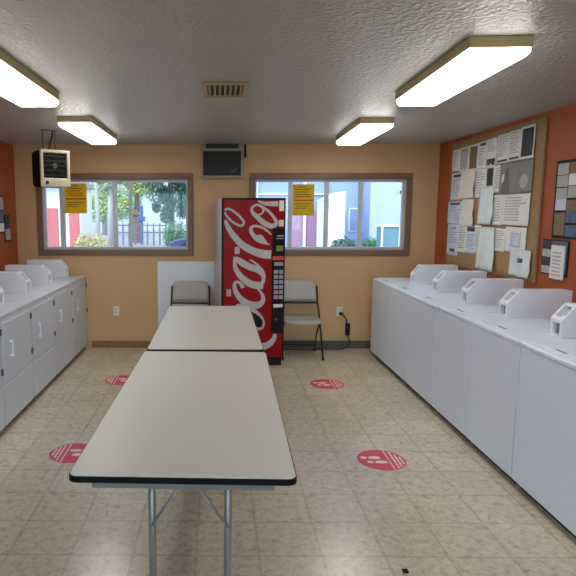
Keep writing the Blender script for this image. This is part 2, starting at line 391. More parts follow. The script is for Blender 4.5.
# ---------------------------------------------------------------- vending machine
STROKES = [
  [(0.031, 1.672, 0.0207), (0.078, 1.683, 0.0228), (0.141, 1.647, 0.0249), (0.204, 1.59, 0.0249), (0.232, 1.549, 0.025), (0.216, 1.513, 0.025), (0.173, 1.518, 0.025), (0.11, 1.554, 0.0229), (0.058, 1.606, 0.0228), (0.032, 1.652, 0.0207)],
  [(0.032, 1.57, 0.0311), (0.079, 1.477, 0.052), (0.143, 1.388, 0.0647), (0.228, 1.304, 0.0712), (0.345, 1.243, 0.0777), (0.441, 1.214, 0.0863), (0.527, 1.208, 0.0907)],
  [(0.524, 1.418, 0.0168), (0.448, 1.481, 0.023), (0.374, 1.505, 0.0272), (0.321, 1.499, 0.0313), (0.306, 1.466, 0.0355), (0.332, 1.414, 0.0439), (0.381, 1.366, 0.0482), (0.44, 1.335, 0.0315), (0.509, 1.313, 0.0105)],
  [(0.364, 1.398, 0.0209), (0.402, 1.387, 0.0629), (0.45, 1.35, 0.042), (0.482, 1.319, 0.0105)],
  [(0.311, 1.683, 0.027), (0.335, 1.714, 0.0249), (0.382, 1.724, 0.0249), (0.446, 1.693, 0.025), (0.51, 1.642, 0.0271), (0.564, 1.574, 0.0335), (0.573, 1.527, 0.044), (0.523, 1.506, 0.0524), (0.448, 1.538, 0.0543), (0.373, 1.6, 0.0479), (0.325, 1.647, 0.0375), (0.311, 1.683, 0.027)],
  [(0.403, 1.714, 0.0166), (0.438, 1.673, 0.0188), (0.42, 1.636, 0.0188), (0.362, 1.616, 0.0188)],
  [(0.382, 1.765, 0.0156), (0.445, 1.742, 0.034), (0.519, 1.737, 0.048), (0.593, 1.737, 0.052)],
  [(0.162, 1.291, 0.0481), (0.167, 1.218, 0.0566)],
  [(0.142, 1.169, 0.0419), (0.176, 1.153, 0.063), (0.229, 1.118, 0.0694), (0.304, 1.078, 0.0695), (0.368, 1.056, 0.0654), (0.433, 1.008, 0.0529), (0.449, 0.97, 0.0423)],
  [(0.14, 1.185, 0.0262), (0.138, 1.122, 0.0315), (0.15, 1.063, 0.0483), (0.198, 0.989, 0.059), (0.262, 0.93, 0.0676), (0.327, 0.894, 0.0741), (0.391, 0.88, 0.0784), (0.445, 0.876, 0.0636)],
  [(0.298, 1.157, 0.0126), (0.351, 1.125, 0.019), (0.405, 1.077, 0.0232), (0.443, 1.023, 0.0296), (0.448, 0.96, 0.036), (0.436, 0.906, 0.0424)],
  [(0.229, 0.858, 0.0465), (0.204, 0.903, 0.0317), (0.166, 0.922, 0.0295), (0.138, 0.899, 0.0337), (0.146, 0.835, 0.0465), (0.189, 0.76, 0.0593), (0.259, 0.7, 0.07), (0.334, 0.672, 0.0744), (0.399, 0.675, 0.0681), (0.442, 0.713, 0.049), (0.444, 0.762, 0.0361), (0.419, 0.81, 0.0255), (0.381, 0.854, 0.0127)],
  [(0.139, 0.637, 0.0276), (0.179, 0.674, 0.0297), (0.243, 0.668, 0.034), (0.308, 0.635, 0.0425), (0.384, 0.59, 0.0362), (0.438, 0.529, 0.0235), (0.456, 0.475, 0.0214), (0.44, 0.426, 0.0214), (0.386, 0.416, 0.0321), (0.299, 0.456, 0.048), (0.212, 0.523, 0.0479), (0.158, 0.589, 0.0382), (0.139, 0.637, 0.0276)],
  [(0.04, 0.655, 0.0318), (0.072, 0.628, 0.036), (0.11, 0.584, 0.0425), (0.147, 0.513, 0.0425)],
  [(0.578, 0.356, 0.0387), (0.57, 0.308, 0.0495), (0.529, 0.254, 0.0646), (0.458, 0.223, 0.0753), (0.355, 0.231, 0.0752), (0.235, 0.283, 0.0696), (0.127, 0.373, 0.0587), (0.051, 0.494, 0.0425)],
]
def catmull(P, n=7):
    out = []
    for i in range(len(P)-1):
        p0, p1, p2, p3 = P[max(i-1, 0)], P[i], P[i+1], P[min(i+2, len(P)-1)]
        for k in range(n):
            t = k/n
            out.append(tuple(.5*(2*b+(c-a)*t+(2*a-5*b+4*c-d)*t*t+(3*b-a-3*c+d)*t**3) for a, b, c, d in zip(p0, p1, p2, p3)))
    out.append(P[-1]); return out
def ribbon(mb, stroke, fn, m, lo=-9, hi=9):
    P = catmull(stroke); L = []; R = []
    for i, (a, b, w) in enumerate(P):
        a0, b0 = P[max(i-1, 0)][:2]; a1, b1 = P[min(i+1, len(P)-1)][:2]
        d = math.hypot(a1-a0, b1-b0) or 1; nx, ny = -(b1-b0)/d, (a1-a0)/d
        cl = lambda x: min(max(x, lo), hi)
        L.append((cl(a+nx*w/2), b+ny*w/2)); R.append((cl(a-nx*w/2), b-ny*w/2))
    for i in range(len(P)-1):
        mb.face([fn(*L[i]), fn(*R[i]), fn(*R[i+1]), fn(*L[i+1])], m)
VW = .674
t = thing('vending_machine', 'tall red and black soft drink vending machine with white script lettering', 'vending machine', (.035, 5.925, 0), math.atan2(.075, .67))
MB().box((0, 0, .085), (VW, .70, 1.797), M['silver'], .008).build('cabinet', t)
MB().box((.015, .02, 0), (VW-.015, .68, .085), M['dark']).build('base', t)
d = MB()
d.box((0, -.014, .085), (.024, 0, 1.797), M['black_gloss'], .003).box((VW-.012, -.014, .085), (VW, 0, 1.797), M['black_gloss'], .003)
d.box((.024, -.014, 1.776), (VW-.012, 0, 1.797), M['black_gloss'], .003).box((.024, -.014, .085), (VW-.012, 0, .10), M['black_gloss'], .003)
door = d.build('door_frame', t)
p = MB().box((.024, -.010, .10), (VW-.012, 0, 1.776), M['red']).build('front_panel', t)
fn = lambda a, b: (a, -.0112, b)
for ids in ((0,), (1,), (2, 3), (4, 5), (6,), (7,), (8, 9, 10), (11,), (12,), (13,), (14,)):
    s = MB()
    for i in ids:
        hi = .64 if i in (4, 5, 6) else (.60 if i == 14 else .536)
        q = -.0108-.00012*i
        ribbon(s, STROKES[i], lambda a, b: (a, q, b), M['script'], .026, hi)
    s.build('script_stroke' if ids[0] in (0, 7, 13, 14) else 'script_letter', p)
s = MB()
for i in range(5): s.face([fn(.055+.01*i, .77+.004*(i % 2)), fn(.061+.01*i, .77), fn(.061+.01*i, .85-.012*(i % 3)), fn(.055+.01*i, .85)], M['label_pink'])
s.build('small_print', p)
c = MB().box((.537, -.018, .36), (VW-.012, -.010, 1.486), M['black_gloss'], .003).build('selection_panel', t)
MB().box((.577, -.021, 1.372), (.655, -.018, 1.382), M['btn']).box((.585, -.021, 1.395), (.655, -.018, 1.412), M['btn']).build('price_plate', c)
MB().box((.579, -.021, 1.244), (.650, -.018, 1.302), M['green_disp']).build('display', c)
MB().box((.542, -.020, 1.150), (VW-.014, -.018, 1.192), M['red_strip']).build('coin_strip', c)
MB().box((.56, -.021, 1.090), (.655, -.018, 1.128), M['btn']).build('bill_slot', c)
for i in range(6):
    for xx in (.556, .610):
        z = .735+i*.054
        MB().box((xx, -.024, z), (xx+.045, -.018, z+.04), M['btn'], .004).build('button', c)
MB().box((.556, -.022, .645), (.655, -.018, .68), M['label_white']).build('instruction_label', c)
MB().tube([(.585, -.023, .516), (.585, -.018, .516)], .014, M['hinge'], 14).build('coin_return', c)
MB().box((.606, -.0115, 1.662), (.655, -.010, 1.771), M['label_white'], .0).build('sticker', t)
MB().box((.602, -.0115, 1.503), (.655, -.010, 1.569), M['label_pink']).build('sticker', t)
MB().ellipse((.385, .51), .06, .085, lambda a, b: (a, -.0104, b), M['black_gloss'], 24).build('dark_medallion', t)

# ---------------------------------------------------------------- folding tables
def make_table(label, loc, rz, H, W, L):
    t = thing('folding_table', label, 'table', loc, rz, 'folding tables')
    hw = W/2
    def rr(x0, x1, y0, y1, r, n=6):
        P = []
        for cx, cy, a in ((x1-r, y1-r, 0), (x0+r, y1-r, PI/2), (x0+r, y0+r, PI), (x1-r, y0+r, 1.5*PI)):
            for k in range(n+1): P.append((cx+r*math.cos(a+PI/2*k/n), cy+r*math.sin(a+PI/2*k/n)))
        return P
    fn = lambda a, b, z: (a, b, z)
    top = MB().prism(rr(-W/2+.004, W/2-.004, .004, L-.004, .03), fn, H-.022, H, M['table'], .002).build('tabletop', t)
    MB().prism(rr(-W/2, W/2, 0, L, .034), fn, H-.027, H-.0035, M['black_rubber'], .003).build('edge_band', t)
    a = MB()
    a.box((-.325, .05, H-.07), (.325, .075, H-.027), M['apron'], .003).box((-.325, L-.075, H-.07), (.325, L-.05, H-.027), M['apron'], .003)
    a.box((-.325, .075, H-.07), (-.30, L-.075, H-.027), M['apron'], .003).box((.30, .075, H-.07), (.325, L-.075, H-.027), M['apron'], .003)
    a.build('apron', t)
    for yy, s in ((.30, 1), (L-.30, -1)):
        for x in (-.146, .160):
            MB().tube([(x, yy, H-.03), (x, yy, .02)], .0155, M['steel'], 12).build('leg', t)
            MB().tube([(x, yy-.018, .40), (x*.06, yy-.016, .605)], .006, M['steel'], 8).build('brace', t)
        MB().box((-.03, yy-.026, .61), (.03, yy+.01, H-.02), M['steel'], .004).build('brace_bracket', t)
        MB().tube([(-.30, yy, .018), (.30, yy, .018)], .016, M['steel'], 12).build('foot', t)
        MB().tube([(-.2, yy, H-.05), (.2, yy, H-.05)], .012, M['steel'], 12).build('pivot_bar', t)
    return t
T = make_table('grey topped folding table nearest the viewer, black edged', (-.125, 1.850, 0), -.022, .745, .80, 1.785)
make_table('grey topped folding table end to end behind the near one, by the vending machine', (-.084, 3.648, 0), 0, .757, .772, 1.74)

# ---------------------------------------------------------------- folding chairs
def make_chair(label, loc, rz):
    t = thing('folding_chair', label, 'chair', loc, rz, 'folding chairs')          # faces -y, seat centre at the origin
    s = MB(); n = 8
    g = lambda x, y: .425+.012*(abs(x)/.215)**2-.012*math.cos(y*5)
    verts = []
    for part in (0, 1):
        pass
    bm = s.bm; k = s.mi(M['chair_plastic']); top = {}; bot = {}
    for i in range(n+1):
        for j in range(n+1):
            u, v = i/n*2-1, j/n*2-1
            x = .215*u*(1-.06*(v+1)/2); y = .2*v; q = abs(u)**5*abs(v)**5
            x *= 1-.1*q; y *= 1-.1*q
            z = .44-.016*(1-u*u)*(1-v*v)-(.016 if j == 0 else 0)
            top[i, j] = bm.verts.new((x, y, z)); bot[i, j] = bm.verts.new((x, y, z-.022))
    for i in range(n):
        for j in range(n):
            f = bm.faces.new([top[i, j], top[i+1, j], top[i+1, j+1], top[i, j+1]]); f.smooth = True
            f = bm.faces.new([bot[i, j], bot[i, j+1], bot[i+1, j+1], bot[i+1, j]]); f.smooth = True
    for i in range(n):
        bm.faces.new([top[i, 0], bot[i, 0], bot[i+1, 0], top[i+1, 0]]); bm.faces.new([top[i, n], top[i+1, n], bot[i+1, n], bot[i, n]])
        bm.faces.new([top[0, i], top[0, i+1], bot[0, i+1], bot[0, i]]); bm.faces.new([top[n, i], bot[n, i], bot[n, i+1], top[n, i+1]])
    s.build('seat', t)
    s = MB(); bm = s.bm; s.mi(M['chair_plastic']); fr = {}; bk = {}; n, m2 = 12, 6
    for i in range(n+1):
        for j in range(m2+1):
            u, v = i/n*2-1, j/m2
            x = .222*u; cor = max(0, abs(u)-.7)/.3
            z = .60+.24*v-(.055*cor**2.4*v)
            y = .215+.06*v+.035*(1-u*u)*.8
            fr[i, j] = bm.verts.new((x, y, z)); bk[i, j] = bm.verts.new((x, y+.016, z))
    for i in range(n):
        for j in range(m2):
            f = bm.faces.new([fr[i, j], fr[i+1, j], fr[i+1, j+1], fr[i, j+1]]); f.smooth = True
            f = bm.faces.new([bk[i, j], bk[i, j+1], bk[i+1, j+1], bk[i+1, j]]); f.smooth = True
        bm.faces.new([fr[i, 0], bk[i, 0], bk[i+1, 0], fr[i+1, 0]]); bm.faces.new([fr[i, m2], fr[i+1, m2], bk[i+1, m2], bk[i, m2]])
    for j in range(m2):
        bm.faces.new([fr[0, j], fr[0, j+1], bk[0, j+1], bk[0, j]]); bm.faces.new([fr[n, j], bk[n, j], bk[n, j+1], fr[n, j+1]])
    s.build('backrest', t)
    for sx in (-1, 1):
        MB().tube([(sx*.226, -.235, .012), (sx*.226, .04, .42), (sx*.226, .215, .60), (sx*.222, .27, .78)], .011, M['chair_frame']).build('leg', t)   # front leg runs up into the back upright
        MB().tube([(sx*.205, .215, .012), (sx*.205, .10, .24), (sx*.205, -.10, .41)], .010, M['chair_frame']).build('leg', t)
        MB().tube([(sx*.226, -.237, 0), (sx*.226, -.231, .03)], .014, M['dark']).build('foot_cap', t)
        MB().tube([(sx*.205, .217, 0), (sx*.205, .211, .03)], .014, M['dark']).build('foot_cap', t)
    MB().tube([(-.226, -.17, .11), (.226, -.17, .11)], .008, M['chair_frame']).build('stretcher', t)
    MB().tube([(-.205, .18, .08), (.205, .18, .08)], .008, M['chair_frame']).build('stretcher', t)
    MB().tube([(-.222, .205, .585), (.222, .205, .585)], .009, M['chair_frame']).build('back_crossbar', t)
    return t
ch = make_chair('grey plastic folding chair between the vending machine and the power outlet', (.955, 6.46, 0), 0)
dup(ch, (-.325, 6.42, 0), 0, 'grey folding chair left of the vending machine, behind the far table', 'folding chairs')

# ---------------------------------------------------------------- white panel against back wall
o = MB().box((-.727, YB-.034, 0), (.02, YB-.014, 1.065), M['panel_white'], .004).build('board_panel')
recenter(tag(o, 'plain white board standing against the back wall behind the left chair', 'panel'))

# ---------------------------------------------------------------- outlets and plug
def outlet(label, x, z):
    t = thing('wall_outlet', label, 'outlet', (x, YB, z), 0, 'wall outlets')
    MB().box((-.036, -.008, 0), (.036, 0, .115), M['outlet'], .003).build('cover_plate', t)
    for dz in (.022, .067):
        s = MB().box((-.017, -.011, dz), (.017, -.008, dz+.028), M['outlet'], .002).build('socket', t)
        MB().box((-.009, -.0115, dz+.010), (-.005, -.011, dz+.020), M['dark']).box((.005, -.0115, dz+.010), (.009, -.0115+.0005, dz+.020), M['dark']).build('slot', s)
    return t
ou = outlet('ivory wall outlet left of the white board, nothing plugged in', -1.238, .40)
dup(ou, (1.476, YB, .40), 0, 'ivory wall outlet with a black plug in it, right of the chair', 'wall outlets')
t = thing('power_cord', 'black plug and cord with inline box hanging from the right wall outlet', 'cord', (1.51, YB-.03, .3))
MB().box((1.468, YB-.046, .415), (1.505, YB-.0115, .452), M['dark'], .006).build('plug', t, world=True)
MB().tube([(1.49, YB-.035, .43), (1.525, YB-.035, .41), (1.555, YB-.032, .36), (1.565, YB-.03, .31)], .008, M['dark']).build('cord', t, world=True)
MB().box((1.545, YB-.05, .165), (1.60, YB-.014, .315), M['dark'], .012, 3).build('inline_box', t, world=True)
MB().tube([(1.575, YB-.03, .17), (1.60, YB-.03, .12), (1.60, YB-.035, .06), (1.56, YB-.06, .02), (1.50, YB-.08, .008), (1.42, YB-.09, .008), (1.15, YB-.06, .008)], .006, M['dark']).build('cord', t, world=True)

# ---------------------------------------------------------------- washers
def coin_box(t, x0, sgn, y0, y1, z0):
    # profile runs from the aisle (x0) back towards the wall; sgn = +1 when the wall is at +x
    prof = [(0, 0), (0, .108), (.082, .2), (.455, .2), (.455, 0)]
    core = [(.035, .004), (.035, .095), (.10, .168), (.10, .194), (.45, .194), (.45, .004)]
    fn = lambda a, b, y: (x0+sgn*a, y, z0+b)
    bx = MB()
    for ya, yb in ((y0, y0+.022), (y1-.022, y1)): bx.prism(prof, fn, ya, yb, M['coin'], .003)
    bx.prism(core, fn, y0+.021, y1-.021, M['coin'])
    bx.prism([(0, 0), (0, .016), (.036, .016), (.036, 0)], fn, y0+.02, y1-.02, M['coin'], .002)
    bx.prism([(0, .088), (0, .108), (.016, .127), (.04, .104), (.036, .088)], fn, y0+.02, y1-.02, M['coin'], .002)
    bx.prism([(.07, .186), (.082, .2), (.455, .2), (.455, .190), (.09, .18)], fn, y0+.02, y1-.02, M['coin'], .002)
    cb = bx.build('coin_box', t)
    MB().prism([(.058, .126), (.075, .145), (.079, .142), (.062, .123)], fn, y0+.04, y1-.04, M['dark']).build('coin_slot', cb)
    MB().prism([(.03, .02), (.03, .085), (.035, .085), (.035, .02)], fn, y0+.024, y1-.024, M['recess']).build('coin_tray', cb)
    return cb
def make_washer(label, loc, w):
    t = thing('washing_machine', label, 'washing machine', loc, 0, 'washers along the right wall')
    y0, y1, D = -w/2+.004, w/2-.004, .76
    MB().box((0, y0, .055), (D, y1, .872), M['white'], .002).build('body', t)
    MB().box((.05, y0+.02, 0), (D-.05, y1-.02, .055), M['toe']).build('toe_kick', t)
    tp = MB().box((-.004, y0, .866), (D, y1, .90), M['white'], .011, 3).build('top', t)
    ld = MB().box((.05, y0+.20, .8985), (.50, y1-.025, .908), M['white'], .006).build('lid', t)
    MB().box((.058, y0+.30, .9075), (.075, y0+.40, .9088), M['hinge'], .001).build('finger_notch', ld)
    coin_box(t, .272, 1, y0+.06, y0+.18, .8995)
    return t
WB = [6.49, 5.86, 5.22, 4.573, 3.926, 3.28, 2.634]
wl = ['white top loading washer at the far end of the right row, nearest the back wall', 'white top loading washer second from the far end of the right row',
      'white top loading washer third from the far end of the right row', 'white top loading washer fourth from the far end of the right row',
      'white top loading washer in the right row, last one whose whole coin box end shows', 'white washer nearest the viewer in the right row, cut off by the photo edge']
W0 = None
for i in range(6):
    yc = (WB[i]+WB[i+1])/2; loc = (1.777, yc, 0)
    if W0 is None: W0 = make_washer(wl[i], loc, .64)
    else: dup(W0, loc, 0, wl[i], 'washers along the right wall')

def make_dryer(label, loc, w):
    t = thing('front_loading_machine', label, 'laundry machine', loc, 0, 'front door machines along the left wall')
    y0, y1, D = -w/2+.004, w/2-.004, -.76
    MB().box((0, y0, .055), (D, y1, .872), M['white2'], .002).build('body', t)
    MB().box((-.05, y0+.02, 0), (D+.05, y1-.02, .055), M['toe']).build('toe_kick', t)
    MB().box((.004, y0, .868), (D, y1, .90), M['white2'], .011, 3).build('top', t)
    d = MB().box((0, y0+.03, .385), (.009, y1-.03, .835), M['white2'], .004, 2).build('door', t)
    h = MB(); yy = y0+.15
    h.box((.012, yy-.012, .56), (.034, yy+.012, .575), M['white'], .003).box((.012, yy-.012, .665), (.034, yy+.012, .68), M['white'], .003).box((.028, yy-.012, .555), (.040, yy+.012, .685), M['white'], .005)
    h.build('handle', d)
    for z in (.455, .755): MB().box((.006, y1-.034, z), (.020, y1-.008, z+.048), M['hinge'], .003).build('hinge', d)
    MB().box((0, y0+.012, .055), (.008, y1-.012, .355), M['white2'], .004).build('lower_panel', t)
    coin_box(t, -.165, -1, y1-.24, y1-.12, .8995)
    return t
DB = [6.79, 6.11, 5.43, 4.75, 4.07, 3.39]
dl = ['white front door laundry machine at the far end of the left row', 'white front door laundry machine second from the far end of the left row',
      'white front door laundry machine third from the far end of the left row', 'white front door laundry machine at the left photo edge, with its handle in view',
      'white laundry machine at the left photo edge of which only a sliver shows']
D0 = None
for i in range(5):
    yc = (DB[i]+DB[i+1])/2; loc = (-1.60, yc, 0)
    if D0 is None: D0 = make_dryer(dl[i], loc, .675)
    else: dup(D0, loc, 0, dl[i], 'front door machines along the left wall')

# ---------------------------------------------------------------- bulletin board and papers
t = thing('bulletin_board', 'large oak framed cork bulletin board covered in papers on the orange wall', 'bulletin board', (XR, 5.50, 1.08))
c = MB(); c.box((XR-.016, 4.66, 1.12), (XR, 6.40, 2.36), M['cork']); c.build('cork', t, world=True)
f = MB(); k = .052; a0, a1, z0, z1 = 4.61, 6.43, 1.075, 2.395
f.box((XR-.02, a0, z0), (XR, a0+k, z1), M['oak'], .004).box((XR-.02, a1-k, z0), (XR, a1, z1), M['oak'], .004)
f.box((XR-.0195, a0+k, z1-.05), (XR, a1-k, z1), M['oak'], .004).box((XR-.0195, a0+k, z0), (XR, a1-k, z0+.05), M['oak'], .004); f.build('frame', t, world=True)
PAPERS = [
 (6.372,6.174,2.319,2.090,'w','text','white notice at the top left corner of the cork board'),
 (6.176,5.961,2.323,2.075,'w','ink_light','pale printed sheet second from left along the top of the board'),
 (5.958,5.753,2.324,2.065,'w','ink_brown','white sheet with a greenish brown photo in the top row of the board'),
 (5.746,5.566,2.329,2.070,'w','head','white sheet with a dark heading in the top row, right of the brown photo'),
 (5.569,5.371,2.334,2.074,'w','foot','white sheet with a dark picture at its foot, top row of the board'),
 (5.376,5.156,2.348,2.089,'w','foot2','white text sheet with dark bottom line, middle right of the top row'),
 (5.160,4.957,2.354,2.093,'w','foot2','white text sheet with dark bottom line, just left of the dark flyer'),
 (4.961,4.744,2.362,2.091,'w','ink_black','dark photo flyer at the top right corner of the board'),
 (6.358,6.086,2.067,1.780,'b','head','bluish sheet with small dark emblem, left end of the second row'),
 (6.114,5.795,2.075,1.789,'c','crump','curled white sheet second from left in the second row'),
 (5.819,5.550,2.075,1.788,'w','text','white sheet above the bare patch of cork'),
 (5.558,5.398,2.077,1.881,'w','ink_black','small sheet with a dark picture in the middle of the second row'),
 (5.396,5.200,2.077,1.833,'w','text','white sheet just left of the large grey sheet in the second row'),
 (5.282,4.935,2.083,1.809,'g','fold','large grey sheet with a dark triangular fold'),
 (4.963,4.736,2.086,1.813,'h','ring','grey glossy sheet at the right end of the second row'),
 (6.430,6.074,1.765,1.528,'b','head','bluish sheet overlapping the left edge of the board, third row'),
 (6.061,5.790,1.785,1.509,'c','crump','narrow white sheet left of the bare patch of cork'),
 (5.646,5.372,1.893,1.533,'p','crump','crinkled clear sleeve hanging right of the bare patch of cork'),
 (5.375,5.188,1.806,1.529,'w','text','white text sheet beside the upper crinkled sleeve, third row'),
 (5.207,4.744,1.805,1.536,'w','wide','wide white sheet at the right end of the third row'),
 (6.401,6.110,1.527,1.181,'b','tall','tall bluish sheet with a dark block at its foot, bottom left of the board'),
 (6.112,5.904,1.527,1.230,'c','text','cream sheet in the bottom row, right of the tall bluish one'),
 (5.914,5.676,1.511,1.235,'b','headb','pale blue sheet with a dark heading in the bottom row'),
 (5.721,5.591,1.524,1.250,'c','text','narrow cream strip in the bottom row, left of the hanging sleeve'),
 (5.610,5.308,1.510,1.102,'p','crump','long crinkled sleeve hanging below the bottom edge of the board'),
 (5.319,5.116,1.503,1.295,'w','text','small white sheet in the bottom row, right of the long sleeve'),
 (5.117,4.771,1.523,1.305,'w','blueblob','white sheet with a pale blue patch, bottom right of the board'),
 (5.002,4.669,1.336,1.105,'p','dark','clear bagged sheet with one dark mark hanging at the lower right corner')]
PM = {'w': 'paper', 'b': 'paper_blue', 'c': 'paper_cream', 'p': 'plastic', 'g': 'grey_sheet', 'h': 'grey_sheet'}
def paper(i, ya, yb, zt, zb, kind, pr, label):
    o = MB(); m = M[PM[kind]]; n = 12
    base = XR-.0212-.0016*(i % 5)-(.005 if kind == 'p' else 0)
    rnd = random.Random(i); amp = .014 if pr == 'crump' else (.010 if kind == 'p' else .003)
    ph = [rnd.uniform(0, 6.3) for _ in range(3)]
    def off(u, v):                                     # u along y, v from the top down
        o_ = amp*(math.sin(5*u+ph[0])*v+.6*math.sin(9*u*v+ph[1])*v+v*v*.6+(.5*abs(math.sin(7*u+4*v+ph[2]))*v if amp > .005 else 0))
        return min(base, base-abs(o_))
    sk = .25 if pr == 'crump' else 0
    P = lambda u, v, e=0: (off(u, v)-e, ya+(yb-ya)*(u+(sk*(u-.5)*v)), zt+(zb-zt)*v)
    def patch(u0, u1, v0, v1, mm, e, nu=n):
        g = [[o.bm.verts.new(P(u0+(u1-u0)*a/nu, v0+(v1-v0)*b_/nu, e)) for b_ in range(nu+1)] for a in range(nu+1)]
        k = o.mi(mm)
        for a in range(nu):
            for b_ in range(nu):
                f = o.bm.faces.new([g[a][b_], g[a][b_+1], g[a+1][b_+1], g[a+1][b_]]); f.material_index = k; f.smooth = True
    patch(0, 1, 0, 1, m, 0)
    def lines(v0, v1, nl, u0=.12, u1=.88):
        for j in range(nl):
            v = v0+(v1-v0)*j/nl; patch(u0, u0+(u1-u0)*rnd.uniform(.6, 1), v, v+(v1-v0)/nl*.42, M['ink'], .0008, 2)
    if pr in ('text', 'wide'): lines(.1, .9, 9)
    elif pr == 'head': patch(.15, .85, .06, .16, M['ink_dark'], .0008, 3); lines(.25, .9, 7)
    elif pr == 'headb': patch(.05, .95, .04, .2, M['ink_dark'], .0008, 3); lines(.3, .9, 6)
    elif pr == 'foot': lines(.1, .5, 5); patch(.1, .9, .72, .95, M['ink_black'], .0008, 3)
    elif pr == 'foot2': lines(.08, .8, 9); patch(.1, .9, .88, .95, M['ink_dark'], .0008, 3)
    elif pr == 'tall': patch(.25, .7, .1, .18, M['ink'], .0008, 3); lines(.25, .65, 5); patch(.25, .7, .78, .88, M['ink_dark'], .0008, 3)
    elif pr == 'dark': patch(.38, .66, .32, .48, M['ink_dark'], .0008, 3)
    elif pr == 'blueblob': patch(.25, .75, .2, .8, M['paper_blue'], .0008, 4); lines(.25, .75, 5, .3, .7)
    elif pr == 'fold':
        f = o.face([P(.42, .05, .003), P(.08, .96, .003), P(.55, .98, .003)], M['grey_dark_sheet'])
    elif pr == 'ring': o.ellipse((.45, .65), .28, .22, lambda a, b_: P(a, b_, .0012), M['ink_light'], 20)
    elif pr in M: patch(.1, .9, .08, .92, M[pr], .0008, 5)
    ob = o.build('pinned_paper')
    s = ob.modifiers.new('thickness', 'SOLIDIFY'); s.thickness = .0004; s.offset = 0
    recenter(tag(ob, label, 'paper', 'papers on the bulletin board'))
for i, p in enumerate(PAPERS): paper(i, *p)

# posters on the bare orange wall
def poster(label, y0, y1, z0, z1, cells, frame=M['dark'], x=XR, sgn=1, tilt=0, name='poster'):
    cy = (y0+y1)/2
    t = thing(name, label, 'poster', (x, cy, z0))
    d = .012*sgn
    MB().box((x-d, y0, z0), (x, y1, z1), frame, .002).build('backing', t, world=True)
    for (a, b_, c, e, m) in cells:
        MB().box((x-d-.0015*sgn, y0+(y1-y0)*a, z0+(z1-z0)*c), (x-d, y0+(y1-y0)*b_, z0+(z1-z0)*e), M[m]).build('picture', t, world=True)
    return t
def collage(nx, ny, seed):
    r = random.Random(seed); ms = ['ink_blue', 'ink_black', 'ink_light', 'ink_brown', 'paper', 'ink_light', 'paper_blue', 'ink_blue']; out = []
    for i in range(nx):
        for j in range(ny):
            a, c = .03+.94*i/nx, .03+.94*j/ny; k = r.uniform(-.012, .012)
            out.append((a+.008, a+.94/nx-.008, max(.01, c+.006+k), min(.99, c+.94/ny-.006+k), r.choice(ms)))
    return out
# a = 0 is the viewer's right here (y grows away from the viewer)
poster('framed collage of blue and grey photos on the orange wall right of the board', 3.82, 4.435, 1.455, 2.035,
       collage(4, 6, 5))
poster('dark photo sheet mounted low on the orange wall under the photo collage', 4.21, 4.545, 1.17, 1.44,
       [(.62, .97, .74, .97, 'ink_black'), (.62, .97, .50, .72, 'ink_light'), (.62, .97, .26, .48, 'ink_black'), (.62, .97, .03, .24, 'ink_light'), (.03, .60, .03, .97, 'ink_blue')])
o = MB().box((XR-.0255, 4.235, 1.145), (XR-.0135, 4.40, 1.40), M['paper'], .002)
for j in range(7): o.box((XR-.0265, 4.26+.01*(j % 2), 1.17+.028*j), (XR-.0253, 4.375, 1.182+.028*j), M['ink'])
tag(recenter(o.build('leaflet')), 'white leaflet standing in front of the low dark photo sheet', 'paper')

# left wall: magazine leaflets by the corner
poster('blue photo leaflets on the left orange wall by the window corner', 6.18, 6.38, 1.42, 1.83,
       [(.05, .95, .62, .96, 'ink_light'), (.05, .95, .30, .58, 'ink_blue'), (.05, .95, .04, .27, 'paper')], M['dark'], XL, -1)
poster('small dark photo card lower on the left orange wall', 6.40, 6.56, 1.32, 1.62,
       [(.05, .95, .52, .96, 'ink_black'), (.05, .95, .05, .48, 'ink_light')], M['dark'], XL, -1)

# ---------------------------------------------------------------- yellow window notices
def notice(label, x0, x1, z0, z1):
    y = YB+.0455
    y = YB+.064
    o = MB().box((x0, y, z0), (x1, y+.0012, z1), M['yellow'])
    w = x1-x0; h = z1-z0; rnd = random.Random(int(x1*100))
    for j, (v, a, b_, m) in enumerate([(.90, .22, .62, 'sign_ink'), (.82, .14, .8, 'sign_ink'), (.74, .10, .7, 'sign_ink'), (.66, .12, .82, 'sign_ink'), (.585, .12, .86, 'sign_ink'), (.46, .06, .94, 'sign_red'), (.36, .1, .86, 'sign_ink'), (.29, .15, .7, 'sign_ink'), (.22, .1, .62, 'sign_ink')]):
        hh = .05 if m == 'sign_red' else .028
        o.box((x0+a*w, y-.0008, z0+v*h), (x0+b_*w, y, z0+(v+hh)*h), M[m])
    ob = o.build('window_notice'); tag(recenter(ob), label, 'sign', 'yellow notices')
notice('yellow printed notice taped in the left window', -1.84, -1.575, 1.635, 1.99)
notice('yellow printed notice taped in the right window', .89, 1.148, 1.61, 1.98)

